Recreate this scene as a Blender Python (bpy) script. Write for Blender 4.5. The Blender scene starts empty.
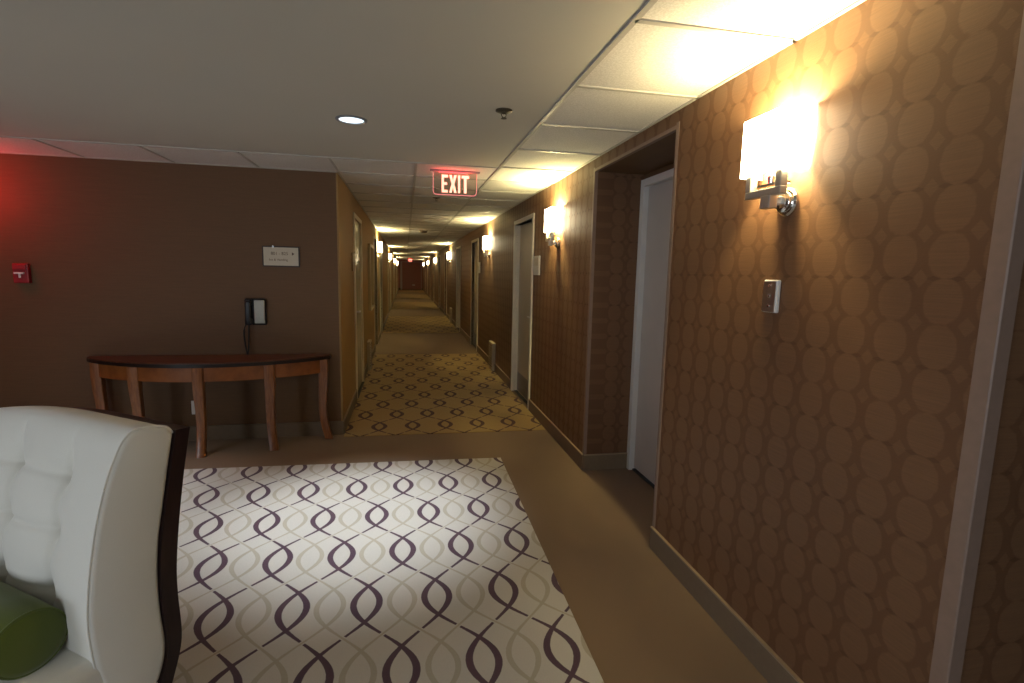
import bpy, bmesh, math, random
from mathutils import Vector, Matrix
random.seed(7)
PI = math.pi
scene = bpy.context.scene
COL = scene.collection

# ------------------------------------------------------------------ materials
class NT:
    """tiny expression helper for shader nodes"""
    def __init__(self, name):
        self.mat = bpy.data.materials.new(name); self.mat.use_nodes = True
        self.t = self.mat.node_tree; self.t.nodes.clear()
        self.out = self.t.nodes.new('ShaderNodeOutputMaterial')
    def n(self, kind, **kw):
        x = self.t.nodes.new(kind)
        for k, v in kw.items(): setattr(x, k, v)
        return x
    def put(self, sock, v):
        if isinstance(v, bpy.types.NodeSocket): self.t.links.new(v, sock)
        elif isinstance(v, (tuple, list)) and len(v) == 3 and sock.type == 'RGBA': sock.default_value = (*v, 1)
        else: sock.default_value = v
    def m(self, op, a, b=0.0, c=0.0, clamp=False):
        x = self.n('ShaderNodeMath', operation=op, use_clamp=clamp)
        self.put(x.inputs[0], a); self.put(x.inputs[1], b); self.put(x.inputs[2], c)
        return x.outputs[0]
    def pos(self):
        g = self.n('ShaderNodeNewGeometry'); s = self.n('ShaderNodeSeparateXYZ')
        self.t.links.new(g.outputs['Position'], s.inputs[0])
        return g.outputs['Position'], s.outputs[0], s.outputs[1], s.outputs[2]
    def obj(self):
        g = self.n('ShaderNodeTexCoord'); return g.outputs['Object']
    def scaled(self, vec, sc):
        x = self.n('ShaderNodeMapping'); self.put(x.inputs['Vector'], vec); x.inputs['Scale'].default_value = sc
        return x.outputs[0]
    def noise(self, vec, scale, detail=2.0, rough=0.5):
        x = self.n('ShaderNodeTexNoise'); self.put(x.inputs['Vector'], vec)
        x.inputs['Scale'].default_value = scale; x.inputs['Detail'].default_value = detail
        x.inputs['Roughness'].default_value = rough
        return x.outputs['Fac']
    def mix(self, f, a, b, blend='MIX'):
        x = self.n('ShaderNodeMix', data_type='RGBA', blend_type=blend)
        self.put(x.inputs['Factor'], f); self.put(x.inputs['A'], a); self.put(x.inputs['B'], b)
        return x.outputs['Result']
    def step(self, v, e0, e1):      # smooth 0 below e0, 1 above e1
        x = self.n('ShaderNodeMapRange', interpolation_type='SMOOTHSTEP')
        self.put(x.inputs['Value'], v); x.inputs['From Min'].default_value = e0; x.inputs['From Max'].default_value = e1
        return x.outputs['Result']
    def bsdf(self, color, rough=0.6, metal=0.0, spec=0.4, bump=None, bstr=0.2, bdist=0.002, emis=None, estr=0.0, trans=0.0, sheen=0.0, coat=0.0):
        p = self.n('ShaderNodeBsdfPrincipled')
        self.put(p.inputs['Base Color'], color); self.put(p.inputs['Roughness'], rough)
        p.inputs['Metallic'].default_value = metal; p.inputs['Specular IOR Level'].default_value = spec
        p.inputs['Transmission Weight'].default_value = trans; p.inputs['Sheen Weight'].default_value = sheen
        p.inputs['Coat Weight'].default_value = coat
        if emis: self.put(p.inputs['Emission Color'], emis); p.inputs['Emission Strength'].default_value = estr
        if bump is not None:
            b = self.n('ShaderNodeBump'); self.put(b.inputs['Height'], bump)
            b.inputs['Strength'].default_value = bstr; b.inputs['Distance'].default_value = bdist
            self.t.links.new(b.outputs[0], p.inputs['Normal'])
        self.t.links.new(p.outputs[0], self.out.inputs['Surface'])
        return self.mat

def plain(name, color, rough=0.6, metal=0.0, spec=0.4, var=0.12, nscale=40, **kw):
    k = NT(name); v = k.noise(k.obj(), nscale, 3)
    d = tuple(c*(1-var) for c in color); l = tuple(min(1, c*(1+var)) for c in color)
    return k.bsdf(k.mix(v, d, l), rough, metal, spec, **kw)

def carpet(name, x0, y0, P, row, base, line, tan, t0, t1, tt):
    """interlaced wave pattern woven in a low loop carpet"""
    k = NT(name); vec, x, y, z = k.pos()
    u = k.m('MULTIPLY', k.m('SUBTRACT', y, y0), PI/row)
    cu = k.m('COSINE', u); su = k.m('SINE', u)
    A = P/4/math.cos(0.605*PI/2)
    c = k.m('MULTIPLY', cu, A)
    slope = k.m('MULTIPLY', su, A*PI/row)
    inv = k.m('SQRT', k.m('ADD', k.m('MULTIPLY', slope, slope), 1.0))
    w = k.m('ADD', k.m('MULTIPLY', k.m('POWER', k.m('ABSOLUTE', cu), 1.6), t1), t0)
    def dist(v):
        f = k.m('SUBTRACT', k.m('FRACT', k.m('ADD', k.m('DIVIDE', v, P), 0.5)), 0.5)
        return k.m('DIVIDE', k.m('MULTIPLY', k.m('ABSOLUTE', f), P), inv)
    def net(off):
        xx = k.m('SUBTRACT', x, x0 + off)
        d1 = dist(k.m('ADD', k.m('SUBTRACT', xx, c), P/4)); d2 = dist(k.m('SUBTRACT', k.m('ADD', xx, c), P/4))
        return k.m('MINIMUM', d1, d2)
    wob = k.m('MULTIPLY', k.m('SUBTRACT', k.noise(vec, 160, 2), 0.5), 0.004)
    dp = k.m('ADD', net(0.0), wob); dt = k.m('ADD', net(P/2), wob)
    mp = k.m('SUBTRACT', 1.0, k.step(k.m('SUBTRACT', dp, w), -0.0015, 0.002))
    mp = k.m('MULTIPLY', mp, k.step(dt, 0.009, 0.012))       # the dark thread stops short of the pale one
    mt = k.m('SUBTRACT', 1.0, k.step(k.m('SUBTRACT', dt, k.m('MULTIPLY', w, 0.8)), -0.0015, 0.002))
    pile = k.noise(vec, 420, 2, 0.7)
    wear = k.noise(vec, 1.6, 3)
    basec = k.mix(wear, tuple(a*0.93 for a in base), base)
    col = k.mix(mp, basec, line)
    col = k.mix(k.m('MULTIPLY', mt, tt), col, tan)
    col = k.mix(k.m('MULTIPLY', pile, 0.35), col, (0.02, 0.016, 0.012))
    return k.bsdf(col, 0.95, spec=0.1, bump=pile, bstr=0.5, bdist=0.003, sheen=0.15)

def floor_mat():
    k = NT('taupe_border_carpet'); vec, x, y, z = k.pos()
    p = k.noise(vec, 420, 2, 0.7); w = k.noise(vec, 2.2, 3)
    col = k.mix(w, (0.212, 0.145, 0.093), (0.246, 0.170, 0.111))
    col = k.mix(k.m('MULTIPLY', p, 0.45), col, (0.03, 0.02, 0.014))
    return k.bsdf(col, 0.95, spec=0.1, bump=p, bstr=0.5, bdist=0.003, sheen=0.1)

def wallpaper(name, axis):
    """columns of ovals touching one another, small diamonds at the corners"""
    k = NT(name); vec, x, y, z = k.pos()
    h = y if axis == 'Y' else x
    h0 = 1.0705 if axis == 'Y' else 1.40
    a = k.m('MULTIPLY', k.m('SUBTRACT', k.m('FRACT', k.m('ADD', k.m('DIVIDE', k.m('SUBTRACT', h, h0), 0.132), 0.5)), 0.5), 0.132)
    zz = k.m('DIVIDE', k.m('SUBTRACT', z, 1.567), 0.1165)
    b = k.m('MULTIPLY', k.m('SUBTRACT', k.m('FRACT', k.m('ADD', zz, 0.5)), 0.5), 0.1165)
    e = k.m('ADD', k.m('POWER', k.m('ABSOLUTE', k.m('DIVIDE', a, 0.051)), 2.1), k.m('POWER', k.m('ABSOLUTE', k.m('DIVIDE', b, 0.0592)), 2.1))
    oval = k.m('SUBTRACT', 1.0, k.step(k.m('ADD', e, k.m('MULTIPLY', k.m('SUBTRACT', k.noise(vec, 60, 2), 0.5), 0.35)), 0.82, 1.12))
    da = k.m('SUBTRACT', 0.066, k.m('ABSOLUTE', a)); db = k.m('SUBTRACT', 0.05825, k.m('ABSOLUTE', b))
    dd = k.m('ADD', k.m('DIVIDE', da, 0.022), k.m('DIVIDE', db, 0.025))
    dia = k.m('SUBTRACT', 1.0, k.step(dd, 0.85, 1.1))
    # the pinched dark points beside every second row of diamonds
    dk = k.m('ADD', k.m('DIVIDE', k.m('ABSOLUTE', k.m('SUBTRACT', da, 0.035)), 0.022), k.m('DIVIDE', db, 0.008))
    alt = k.m('FRACT', k.m('MULTIPLY', k.m('FLOOR', k.m('ADD', zz, 0.0)), 0.5))
    point = k.m('MULTIPLY', k.m('SUBTRACT', 1.0, k.step(dk, 0.7, 1.1)), k.m('MULTIPLY', alt, 2.0))
    grass = k.noise(k.scaled(vec, (6, 6, 260)), 1.0, 3, 0.6) if axis else None
    fibre = k.noise(k.scaled(vec, (90, 90, 500)), 1.0, 2)
    bg = (0.122, 0.057, 0.026); ov = (0.158, 0.081, 0.039); dm = (0.152, 0.077, 0.036)
    col = k.mix(oval, bg, ov); col = k.mix(dia, col, dm)
    col = k.mix(k.m('MULTIPLY', point, 0.55), col, (0.07, 0.03, 0.012))
    col = k.mix(k.m('MULTIPLY', k.step(grass, 0.3, 0.72), 0.38), col, (0.10, 0.052, 0.026))
    rough = k.m('ADD', k.m('MULTIPLY', oval, -0.08), 0.56)
    return k.bsdf(col, rough, spec=0.35, bump=fibre, bstr=0.25, bdist=0.002)

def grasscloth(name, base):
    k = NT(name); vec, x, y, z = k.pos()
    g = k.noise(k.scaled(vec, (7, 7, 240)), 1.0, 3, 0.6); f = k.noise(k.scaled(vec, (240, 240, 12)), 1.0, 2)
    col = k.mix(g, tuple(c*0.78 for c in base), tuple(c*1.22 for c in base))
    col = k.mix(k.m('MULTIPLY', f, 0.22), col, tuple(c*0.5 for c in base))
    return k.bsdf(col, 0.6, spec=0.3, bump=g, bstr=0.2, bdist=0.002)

def wood(name, dark, light, rough=0.35, sc=(3, 3, 40), coat=0.2):
    k = NT(name); v = k.scaled(k.obj(), sc)
    g = k.noise(v, 3.0, 6, 0.6)
    return k.bsdf(k.mix(k.step(g, 0.3, 0.7), dark, light), rough, spec=0.4, coat=coat)

def tile_mat():
    k = NT('ceiling_tile_white'); vec, x, y, z = k.pos()
    g = k.noise(vec, 130, 4, 0.7); w = k.noise(vec, 2, 2)
    # fissured mineral tile outside the gypsum panel, smooth paint inside it
    inx = k.m('LESS_THAN', x, 0.735); iny = k.m('LESS_THAN', y, 4.19); gyp = k.m('MULTIPLY', inx, iny)
    tile = k.mix(k.step(g, 0.40, 0.62), (0.66, 0.64, 0.60), (0.78, 0.76, 0.72))
    paint = k.mix(w, (0.56, 0.535, 0.465), (0.59, 0.565, 0.495))
    return k.bsdf(k.mix(gyp, tile, paint), 0.9, spec=0.1, bump=k.m('MULTIPLY', g, k.m('SUBTRACT', 1.0, gyp)), bstr=0.5, bdist=0.004)

def emitter(name, color, strength, base=(0.8, 0.8, 0.8)):
    k = NT(name); return k.bsdf(base, 0.5, emis=color, estr=strength)

M = {}
M['rug'] = carpet('wave_carpet_cream', 0.134, 2.245, 0.3145, 0.434, (0.64, 0.62, 0.565), (0.090, 0.052, 0.078), (0.42, 0.375, 0.28), 0.006, 0.0085, 0.72)
M['hall'] = carpet('wave_carpet_gold', 0.060, 4.985, 0.316, 0.424, (0.38, 0.255, 0.09), (0.070, 0.022, 0.015), (0.36, 0.24, 0.085), 0.007, 0.0115, 0.4)  # lounge carpet again, the corridor's warm light mixed into its colours
M['floor'] = floor_mat()
M['paperY'] = wallpaper('oval_wallpaper_side', 'Y')
M['paperX'] = wallpaper('oval_wallpaper_cross', 'X')
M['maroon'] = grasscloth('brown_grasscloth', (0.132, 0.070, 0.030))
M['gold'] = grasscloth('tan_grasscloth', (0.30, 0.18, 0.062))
M['endred'] = grasscloth('red_brown_paint', (0.46, 0.23, 0.21))
M['ceiling'] = tile_mat()
M['grid'] = plain('grid_white_metal', (0.46, 0.44, 0.40), 0.5)
M['base'] = plain('taupe_baseboard', (0.16, 0.115, 0.072), 0.55)
M['lip'] = plain('baseboard_lip', (0.30, 0.22, 0.14), 0.45)
M['guard'] = plain('corner_guard_tan', (0.23, 0.155, 0.115), 0.45)
M['doorwhite'] = plain('door_paint_offwhite', (0.60, 0.57, 0.53), 0.4, var=0.04, nscale=8)
M['doorgrey'] = plain('door_leaf_grey', (0.45, 0.42, 0.385), 0.42, var=0.05, nscale=8)
M['doortan'] = plain('door_leaf_tan', (0.46, 0.39, 0.26), 0.4, var=0.06, nscale=8)
M['casing'] = plain('casing_cream', (0.66, 0.60, 0.46), 0.35, var=0.04, nscale=8)
M['kick'] = plain('kick_plate_steel', (0.22, 0.20, 0.18), 0.35, 0.8)
M['chrome'] = plain('polished_chrome', (0.72, 0.70, 0.66), 0.12, 1.0, var=0.03)
M['satin'] = plain('satin_nickel', (0.52, 0.50, 0.46), 0.34, 0.8, var=0.04)
M['doorgloss'] = plain('door_leaf_glossy_cream', (0.60, 0.53, 0.34), 0.2, var=0.04, nscale=8, coat=0.3)
M['steel'] = plain('brushed_steel', (0.50, 0.47, 0.43), 0.34, 1.0, var=0.05)
M['shade'] = emitter('lamp_shade_glow', (1.0, 0.84, 0.52), 18.0, (0.85, 0.80, 0.68))
M['bulb'] = emitter('lamp_bulb', (1.0, 0.80, 0.5), 20.0)
M['black'] = plain('black_plastic', (0.012, 0.012, 0.013), 0.38)
M['phonegrey'] = plain('phone_face_grey', (0.40, 0.40, 0.34), 0.4)
M['walnut'] = wood('reddish_wood', (0.16, 0.047, 0.012), (0.27, 0.090, 0.022), 0.3, (2, 2, 2))
M['legwood'] = wood('honey_wood_leg', (0.17, 0.058, 0.018), (0.27, 0.100, 0.031), 0.3, (25, 25, 3))
M['tabletop'] = wood('red_wood_top', (0.085, 0.027, 0.014), (0.14, 0.048, 0.022), 0.3, (2, 20, 2), 0.1)
M['edge'] = plain('black_table_edge', (0.015, 0.010, 0.008), 0.3)
M['espresso'] = wood('espresso_wood', (0.010, 0.004, 0.004), (0.020, 0.008, 0.008), 0.32, (20, 20, 3), 0.1)
M['cream'] = None
M['green'] = None
M['signcream'] = plain('sign_face_cream', (0.52, 0.45, 0.33), 0.45, var=0.04)
M['signframe'] = plain('sign_frame_brown', (0.03, 0.015, 0.009), 0.4)
M['signtext'] = plain('sign_lettering', (0.10, 0.05, 0.03), 0.5)
M['plaque'] = plain('room_plaque_grey', (0.55, 0.52, 0.44), 0.4)
M['plaquebrown'] = plain('room_plaque_brown', (0.22, 0.15, 0.07), 0.4)
M['red'] = plain('alarm_red', (0.28, 0.008, 0.012), 0.35)
M['white'] = plain('white_plastic', (0.72, 0.70, 0.66), 0.4)
M['dark'] = plain('dark_slot', (0.01, 0.01, 0.01), 0.5)
M['exitred'] = emitter('exit_letter_glow', (1.0, 0.36, 0.24), 2.2, (0.9, 0.6, 0.5))
M['exitedge'] = emitter('exit_panel_edge_glow', (1.0, 0.22, 0.22), 1.1, (0.8, 0.4, 0.4))
M['exithot'] = emitter('exit_led_strip', (1.0, 0.06, 0.08), 1.6, (0.8, 0.3, 0.3))
M['downlight'] = emitter('downlight_lens', (0.74, 0.88, 1.0), 1.7)
M['trimgrey'] = plain('downlight_ring_grey', (0.25, 0.26, 0.27), 0.4)
M['sprinkler'] = plain('sprinkler_bronze', (0.10, 0.085, 0.06), 0.4, 0.6)
M['artframe'] = plain('art_frame_gold', (0.50, 0.42, 0.24), 0.3)
M['mirror'] = plain('picture_glass', (0.55, 0.5, 0.38), 0.08, 0.9, var=0.02)

def fabric(name, base, sheen=0.3):
    k = NT(name); v = k.obj(); a = k.noise(k.scaled(v, (420, 420, 420)), 1.0, 2); b = k.noise(v, 5, 3)
    col = k.mix(b, tuple(c*0.93 for c in base), base)
    col = k.mix(k.m('MULTIPLY', a, 0.25), col, tuple(c*0.55 for c in base))
    return k.bsdf(col, 0.9, spec=0.15, bump=a, bstr=0.3, bdist=0.001, sheen=sheen)
M['cream'] = fabric('cream_linen', (0.74, 0.71, 0.63))
M['green'] = fabric('olive_green_velvet', (0.085, 0.108, 0.014))

k = NT('exit_acrylic'); tr = k.n('ShaderNodeBsdfTransparent'); gl = k.n('ShaderNodeBsdfGlossy'); mx = k.n('ShaderNodeMixShader')
tr.inputs[0].default_value = (1.0, 0.93, 0.90, 1); gl.inputs['Roughness'].default_value = 0.1; mx.inputs[0].default_value = 0.04
k.t.links.new(tr.outputs[0], mx.inputs[1]); k.t.links.new(gl.outputs[0], mx.inputs[2]); k.t.links.new(mx.outputs[0], k.out.inputs['Surface'])
M['acrylic'] = k.mat

# ------------------------------------------------------------------ mesh helpers
def bm_new(): return bmesh.new()
def add_box(bm, x0, x1, y0, y1, z0, z1, bev=0.0, seg=2):
    r = bmesh.ops.create_cube(bm, size=1.0)
    vs = r['verts']
    for v in vs:
        v.co = Vector(((x0+x1)/2 + v.co.x*(x1-x0), (y0+y1)/2 + v.co.y*(y1-y0), (z0+z1)/2 + v.co.z*(z1-z0)))
    if bev > 0:
        es = list({e for v in vs for e in v.link_edges})
        bmesh.ops.bevel(bm, geom=es, offset=bev, segments=seg, profile=0.5, affect='EDGES', clamp_overlap=True)
def add_lathe(bm, prof, c=(0, 0, 0), axis='Z', seg=28):
    """prof: list of (radius, height); closed with caps when radius is > 0 at the ends"""
    rings = []
    for r, hgt in prof:
        ring = []
        for i in range(seg):
            a = 2*PI*i/seg; p = (r*math.cos(a), r*math.sin(a), hgt)
            if axis == 'X': p = (p[2], p[0], p[1])
            if axis == 'Y': p = (p[0], p[2], p[1])
            ring.append(bm.verts.new(Vector(p) + Vector(c)))
        rings.append(ring)
    for a, b in zip(rings, rings[1:]):
        for i in range(seg): bm.faces.new((a[i], a[(i+1) % seg], b[(i+1) % seg], b[i]))
    bm.faces.new(rings[0]); bm.faces.new(rings[-1])
def add_tube(bm, pts, rad, seg=10):
    pts = [Vector(p) for p in pts]; rings = []
    rads = rad if isinstance(rad, (list, tuple)) else [rad]*len(pts)
    up = Vector((0.0, 0.0, 1.0))
    for i, p in enumerate(pts):
        d = (pts[min(i+1, len(pts)-1)] - pts[max(i-1, 0)]).normalized()
        ref = up if abs(d.dot(up)) < 0.95 else Vector((1, 0, 0))
        s = d.cross(ref).normalized(); t = s.cross(d)
        rings.append([bm.verts.new(p + rads[i]*(s*math.cos(2*PI*j/seg) + t*math.sin(2*PI*j/seg))) for j in range(seg)])
    for a, b in zip(rings, rings[1:]):
        for j in range(seg): bm.faces.new((a[j], a[(j+1) % seg], b[(j+1) % seg], b[j]))
    bm.faces.new(rings[0]); bm.faces.new(rings[-1])
def add_prism(bm, pts2, a0, a1, axis='Y'):
    """extrude a 2-D outline; axis Y: outline in XZ, X: outline in YZ, Z: outline in XY"""
    def P(p, a):
        return {'Y': (p[0], a, p[1]), 'X': (a, p[0], p[1]), 'Z': (p[0], p[1], a)}[axis]
    A = [bm.verts.new(P(p, a0)) for p in pts2]; B = [bm.verts.new(P(p, a1)) for p in pts2]
    n = len(pts2)
    for i in range(n): bm.faces.new((A[i], A[(i+1) % n], B[(i+1) % n], B[i]))
    bm.faces.new(A); bm.faces.new(B)
def obj(name, bm, mat, parent=None, smooth=False, angle=40):
    bmesh.ops.recalc_face_normals(bm, faces=bm.faces[:])
    me = bpy.data.meshes.new(name); bm.to_mesh(me); bm.free()
    o = bpy.data.objects.new(name, me); COL.objects.link(o)
    if mat: me.materials.append(mat)
    if smooth:
        for p in me.polygons: p.use_smooth = True
        try: me.set_sharp_from_angle(angle=math.radians(angle))
        except Exception: pass
    if parent: o.parent = parent
    return o
def tag(o, label, cat, group=None):
    o['label'] = label; o['category'] = cat
    if group: o['group'] = group
    return o
def thing(name, label, cat, loc=(0, 0, 0), rotz=0.0, group=None):
    o = bpy.data.objects.new(name, None); COL.objects.link(o); o.empty_display_size = 0.1
    o.location = loc; o.rotation_euler = (0, 0, rotz)
    return tag(o, label, cat, group)
def struct(o): o['kind'] = 'structure'; return o
def dup(root, loc, rotz, label):
    r = root.copy(); COL.objects.link(r); r.location = loc; r.rotation_euler = (0, 0, rotz); r['label'] = label
    for ch in root.children:
        c = ch.copy(); COL.objects.link(c); c.parent = r
        for g in ch.children:
            d = g.copy(); COL.objects.link(d); d.parent = c
    return r
def text_mesh(name, body, size, mat, parent, loc, rot=(PI/2, 0, 0), ext=0.0008):
    cu = bpy.data.curves.new(name, 'FONT'); cu.body = body; cu.size = size; cu.extrude = ext
    cu.align_x = 'CENTER'; cu.align_y = 'CENTER'
    tmp = bpy.data.objects.new(name, cu); COL.objects.link(tmp)
    bpy.context.view_layer.update()
    me = bpy.data.meshes.new_from_object(tmp.evaluated_get(bpy.context.evaluated_depsgraph_get()))
    bpy.data.objects.remove(tmp)
    o = bpy.data.objects.new(name, me); COL.objects.link(o)
    me.materials.clear(); me.materials.append(mat)
    o.parent = parent; o.location = loc; o.rotation_euler = rot
    return o

# ------------------------------------------------------------------ dimensions
XR, XL, HC = 1.335, -0.57, 2.325          # right wall, left corridor wall, ceiling
YF, YE = 4.80, 42.0                       # wall facing the lounge, end of the corridor
X0, X1, YB = -4.6, 3.0, -3.0              # lounge shell
WT = 0.14
DOORS_R = [5.41, 9.68, 12.9, 17.28, 20.5, 24.88, 28.1, 32.5, 35.7]
DOORS_L = [6.12, 9.85, 12.1, 17.4, 19.9, 25.0, 27.5, 32.6, 35.1]
DW = 1.0                                   # outer width of a casing
AL0, AL1, ALH, ALX = 2.49, 3.64, 2.235, 1.72   # recess in the right wall

# ------------------------------------------------------------------ floor and carpets
bm = bm_new(); add_box(bm, X0-0.2, X1+0.2, YB-0.2, YE+0.3, -0.1, 0.0)
struct(obj('floor', bm, M['floor']))
def flat(name, quad, z, mat):
    bm = bm_new(); add_prism(bm, quad, 0.0, z, 'Z'); return obj(name, bm, mat)
tag(flat('patterned_carpet', [(-3.7, -2.0), (0.69, -2.0), (0.705, 1.2), (0.752, 3.99), (-3.7, 4.16)], 0.004, M['rug']),
    'cream lounge carpet with purple and tan interlaced waves in front of the sofa', 'carpet')
ends = [(4.70, 9.40), (12.7, 17.4), (20.7, 25.4), (28.7, 33.4), (36.7, 41.0)]
what = ['nearest golden wave patterned carpet panel at the corridor mouth beside the table',
        'golden patterned carpet panel past the first plain brown band of the corridor',
        'third patterned carpet panel down the corridor, far from the table',
        'fourth patterned carpet panel, deep in the corridor before the last one',
        'farthest patterned carpet panel in front of the red end wall']
for (a, b), w in zip(ends, what):
    o = flat('patterned_carpet', [(XL+0.015, a+0.02), (XR-0.015, a-0.02), (XR-0.015, b), (XL+0.015, b)], 0.004, M['hall'])
    tag(o, w, 'carpet', 'patterned carpet panels along the corridor')

# ------------------------------------------------------------------ ceiling
bm = bm_new(); add_box(bm, X0-0.2, X1+0.2, YB-0.2, YE+0.3, HC, HC+0.12)
struct(obj('ceiling', bm, M['ceiling']))
bm = bm_new(); g = 0.011; zb = HC-0.006
def bar(x0, x1, y0, y1): add_box(bm, x0, x1, y0, y1, zb, HC+0.002)
bar(0.735-g, 0.735+g, YB, YE)                                   # edge of the gypsum panel, on down the corridor
bar(X0, 0.735, 4.19-g*0.6, 4.19+g*0.6)
bar(0.083-g, 0.083+g, 4.19, YE)
y = 1.69-0.615*7
while y < YE:
    bar(0.735, XR, y-g, y+g)
    if y > 4.3: bar(XL, 0.735, y-g, y+g)
    y += 0.615
for i in range(7):
    x = -0.555-0.634*i; bar(x-g*0.7, x+g*0.7, 4.19, YF)
bar(XR-0.016, XR, YB, YE); bar(XL, XL+0.016, YF, YE); bar(X0, XL, YF-0.016, YF)
struct(obj('trim_1', bm, M['grid']))

# ------------------------------------------------------------------ walls
def wall_run(bm, xa, xb, y0, y1, holes):
    """wall slab between xa and xb along Y with rectangular holes (ya, yb, top)"""
    c = y0
    for ya, yb, top in sorted(holes):
        if ya > c: add_box(bm, xa, xb, c, ya, 0, HC)
        add_box(bm, xa, xb, ya, yb, top, HC); c = yb
    add_box(bm, xa, xb, c, y1, 0, HC)
CW = 0.05; DTOP = 2.13
holesR = [(AL0, AL1, ALH)] + [(d+CW, d+DW-CW, DTOP-CW) for d in DOORS_R]
holesL = [(d+CW, d+DW-CW, DTOP-CW) for d in DOORS_L]
bm = bm_new(); wall_run(bm, XR, XR+WT, 0.94, YE, holesR); struct(obj('wall_right', bm, M['paperY']))
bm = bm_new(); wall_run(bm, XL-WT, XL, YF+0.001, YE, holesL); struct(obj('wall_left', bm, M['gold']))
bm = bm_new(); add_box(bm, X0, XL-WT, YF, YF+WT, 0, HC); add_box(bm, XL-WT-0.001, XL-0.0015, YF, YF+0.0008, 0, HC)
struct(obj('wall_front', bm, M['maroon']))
bm = bm_new(); add_box(bm, XL-WT, XR+WT, YE, YE+0.14, 0, HC); struct(obj('wall_end', bm, M['endred']))
bm = bm_new(); add_box(bm, XR+WT-0.001, X1, 0.9405, 1.08, 0, HC); add_box(bm, XR+0.001, XR+WT, 0.9385, 0.941, 0, HC)
struct(obj('wall_recess', bm, M['paperX']))
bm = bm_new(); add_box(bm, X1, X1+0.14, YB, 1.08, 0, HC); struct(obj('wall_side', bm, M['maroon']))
BX0, BX1 = -2.8, -0.4
bm = bm_new()
add_box(bm, X0-0.14, BX0, YB-0.14, YB, 0, HC); add_box(bm, BX1, X1+0.14, YB-0.14, YB, 0, HC)
add_box(bm, BX0, BX1, YB-0.14, YB, 0, 0.45); add_box(bm, BX0, BX1, YB-0.14, YB, 2.15, HC)
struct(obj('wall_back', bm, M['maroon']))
w2 = bpy.data.objects.new('window_2', None); COL.objects.link(w2); w2.location = (0, YB, 0); struct(w2)  # added unseen window, put in so light fills the sofa end
bm = bm_new()
for xa, xb, za, zb2 in [(BX0, BX0+0.05, .45, 2.15), (BX1-0.05, BX1, .45, 2.15), (BX0+0.05, BX1-0.05, .45, .50), (BX0+0.05, BX1-0.05, 2.10, 2.15), (-1.62, -1.58, .50, 2.10)]:
    add_box(bm, xa, xb, -0.10, -0.04, za, zb2)
obj('window_frame', bm, M['doorwhite'], w2)
bm = bm_new(); add_box(bm, BX0-0.03, BX1+0.03, -0.02, 0.07, 0.42, 0.45); obj('window_sill', bm, M['doorwhite'], w2)
# lounge wall with the window the daylight comes through
WY0, WY1, WZ0, WZ1 = -2.5, 0.1, 0.45, 2.15
bm = bm_new()
add_box(bm, X0-0.14, X0, YB, WY0, 0, HC); add_box(bm, X0-0.14, X0, WY1, YF+WT, 0, HC)
add_box(bm, X0-0.14, X0, WY0, WY1, 0, WZ0); add_box(bm, X0-0.14, X0, WY0, WY1, WZ1, HC)
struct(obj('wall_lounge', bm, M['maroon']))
w1 = bpy.data.objects.new('window_1', None); COL.objects.link(w1); w1.location = (X0, 0, 0); struct(w1)
bm = bm_new()
for ya, yb, za, zb2 in [(WY0, WY0+0.05, WZ0, WZ1), (WY1-0.05, WY1, WZ0, WZ1), (WY0+0.05, WY1-0.05, WZ0, WZ0+0.05), (WY0+0.05, WY1-0.05, WZ1-0.05, WZ1), (-1.22, -1.18, WZ0+0.05, WZ1-0.05)]:
    add_box(bm, -0.10, -0.04, ya, yb, za, zb2)
obj('window_frame', bm, M['doorwhite'], w1)
bm = bm_new(); add_box(bm, -0.02, 0.07, WY0-0.03, WY1+0.03, WZ0-0.03, WZ0); obj('window_sill', bm, M['doorwhite'], w1)
# recess (alcove) lining with the wallpaper, its soffit and back wall round the door
bm = bm_new()
add_box(bm, XR+0.001, ALX+0.1, AL1+0.0003, AL1+0.07, 0, HC)
add_box(bm, XR+WT, ALX+0.1, AL0-0.07, AL0-0.0003, 0, HC)
struct(obj('wall_alcove', bm, M['paperX']))
bm = bm_new()
add_box(bm, XR+0.004, ALX+0.1, AL0-0.0003, AL1+0.0003, ALH-0.002, ALH+0.06)
add_box(bm, ALX, ALX+0.1, AL0, 2.56, 0, ALH); add_box(bm, ALX, ALX+0.1, 2.56, AL1, 2.19, ALH)
struct(obj('wall_niche', bm, M['maroon']))

# baseboards
BH = 0.118
def board_y(bm, bl, x, s, ya, yb):        # along Y; s = +1 when the room lies at larger X
    add_box(bm, min(x, x+s*0.012), max(x, x+s*0.012), ya, yb, 0, BH)
    add_box(bl, min(x, x+s*0.015), max(x, x+s*0.015), ya, yb, BH, BH+0.008)
def board_x(bm, bl, y, s, xa, xb):
    add_box(bm, xa, xb, min(y, y+s*0.012), max(y, y+s*0.012), 0, BH)
    add_box(bl, xa, xb, min(y, y+s*0.015), max(y, y+s*0.015), BH, BH+0.008)
def baseboard(name, fn):
    a, b = bm_new(), bm_new(); fn(a, b)
    o = struct(obj(name, a, M['base'])); obj('lip', b, M['lip'], o); return o
def runs(y0, y1, gaps):
    c = y0
    for a, b in sorted(gaps):
        if a > c: yield c, a
        c = b
    yield c, y1
def f(a, b):
    for p, q in runs(0.97, YE, [(AL0, AL1)] + [(d, d+DW) for d in DOORS_R]): board_y(a, b, XR, -1, p, q)
baseboard('baseboard_right', f)
def f(a, b):
    for p, q in runs(YF, YE, [(d, d+DW) for d in DOORS_L]): board_y(a, b, XL, 1, p, q)
baseboard('baseboard_left', f)
baseboard('baseboard_front', lambda a, b: board_x(a, b, YF, -1, X0, XL)).children[0].data.materials[0] = M['base']
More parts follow.
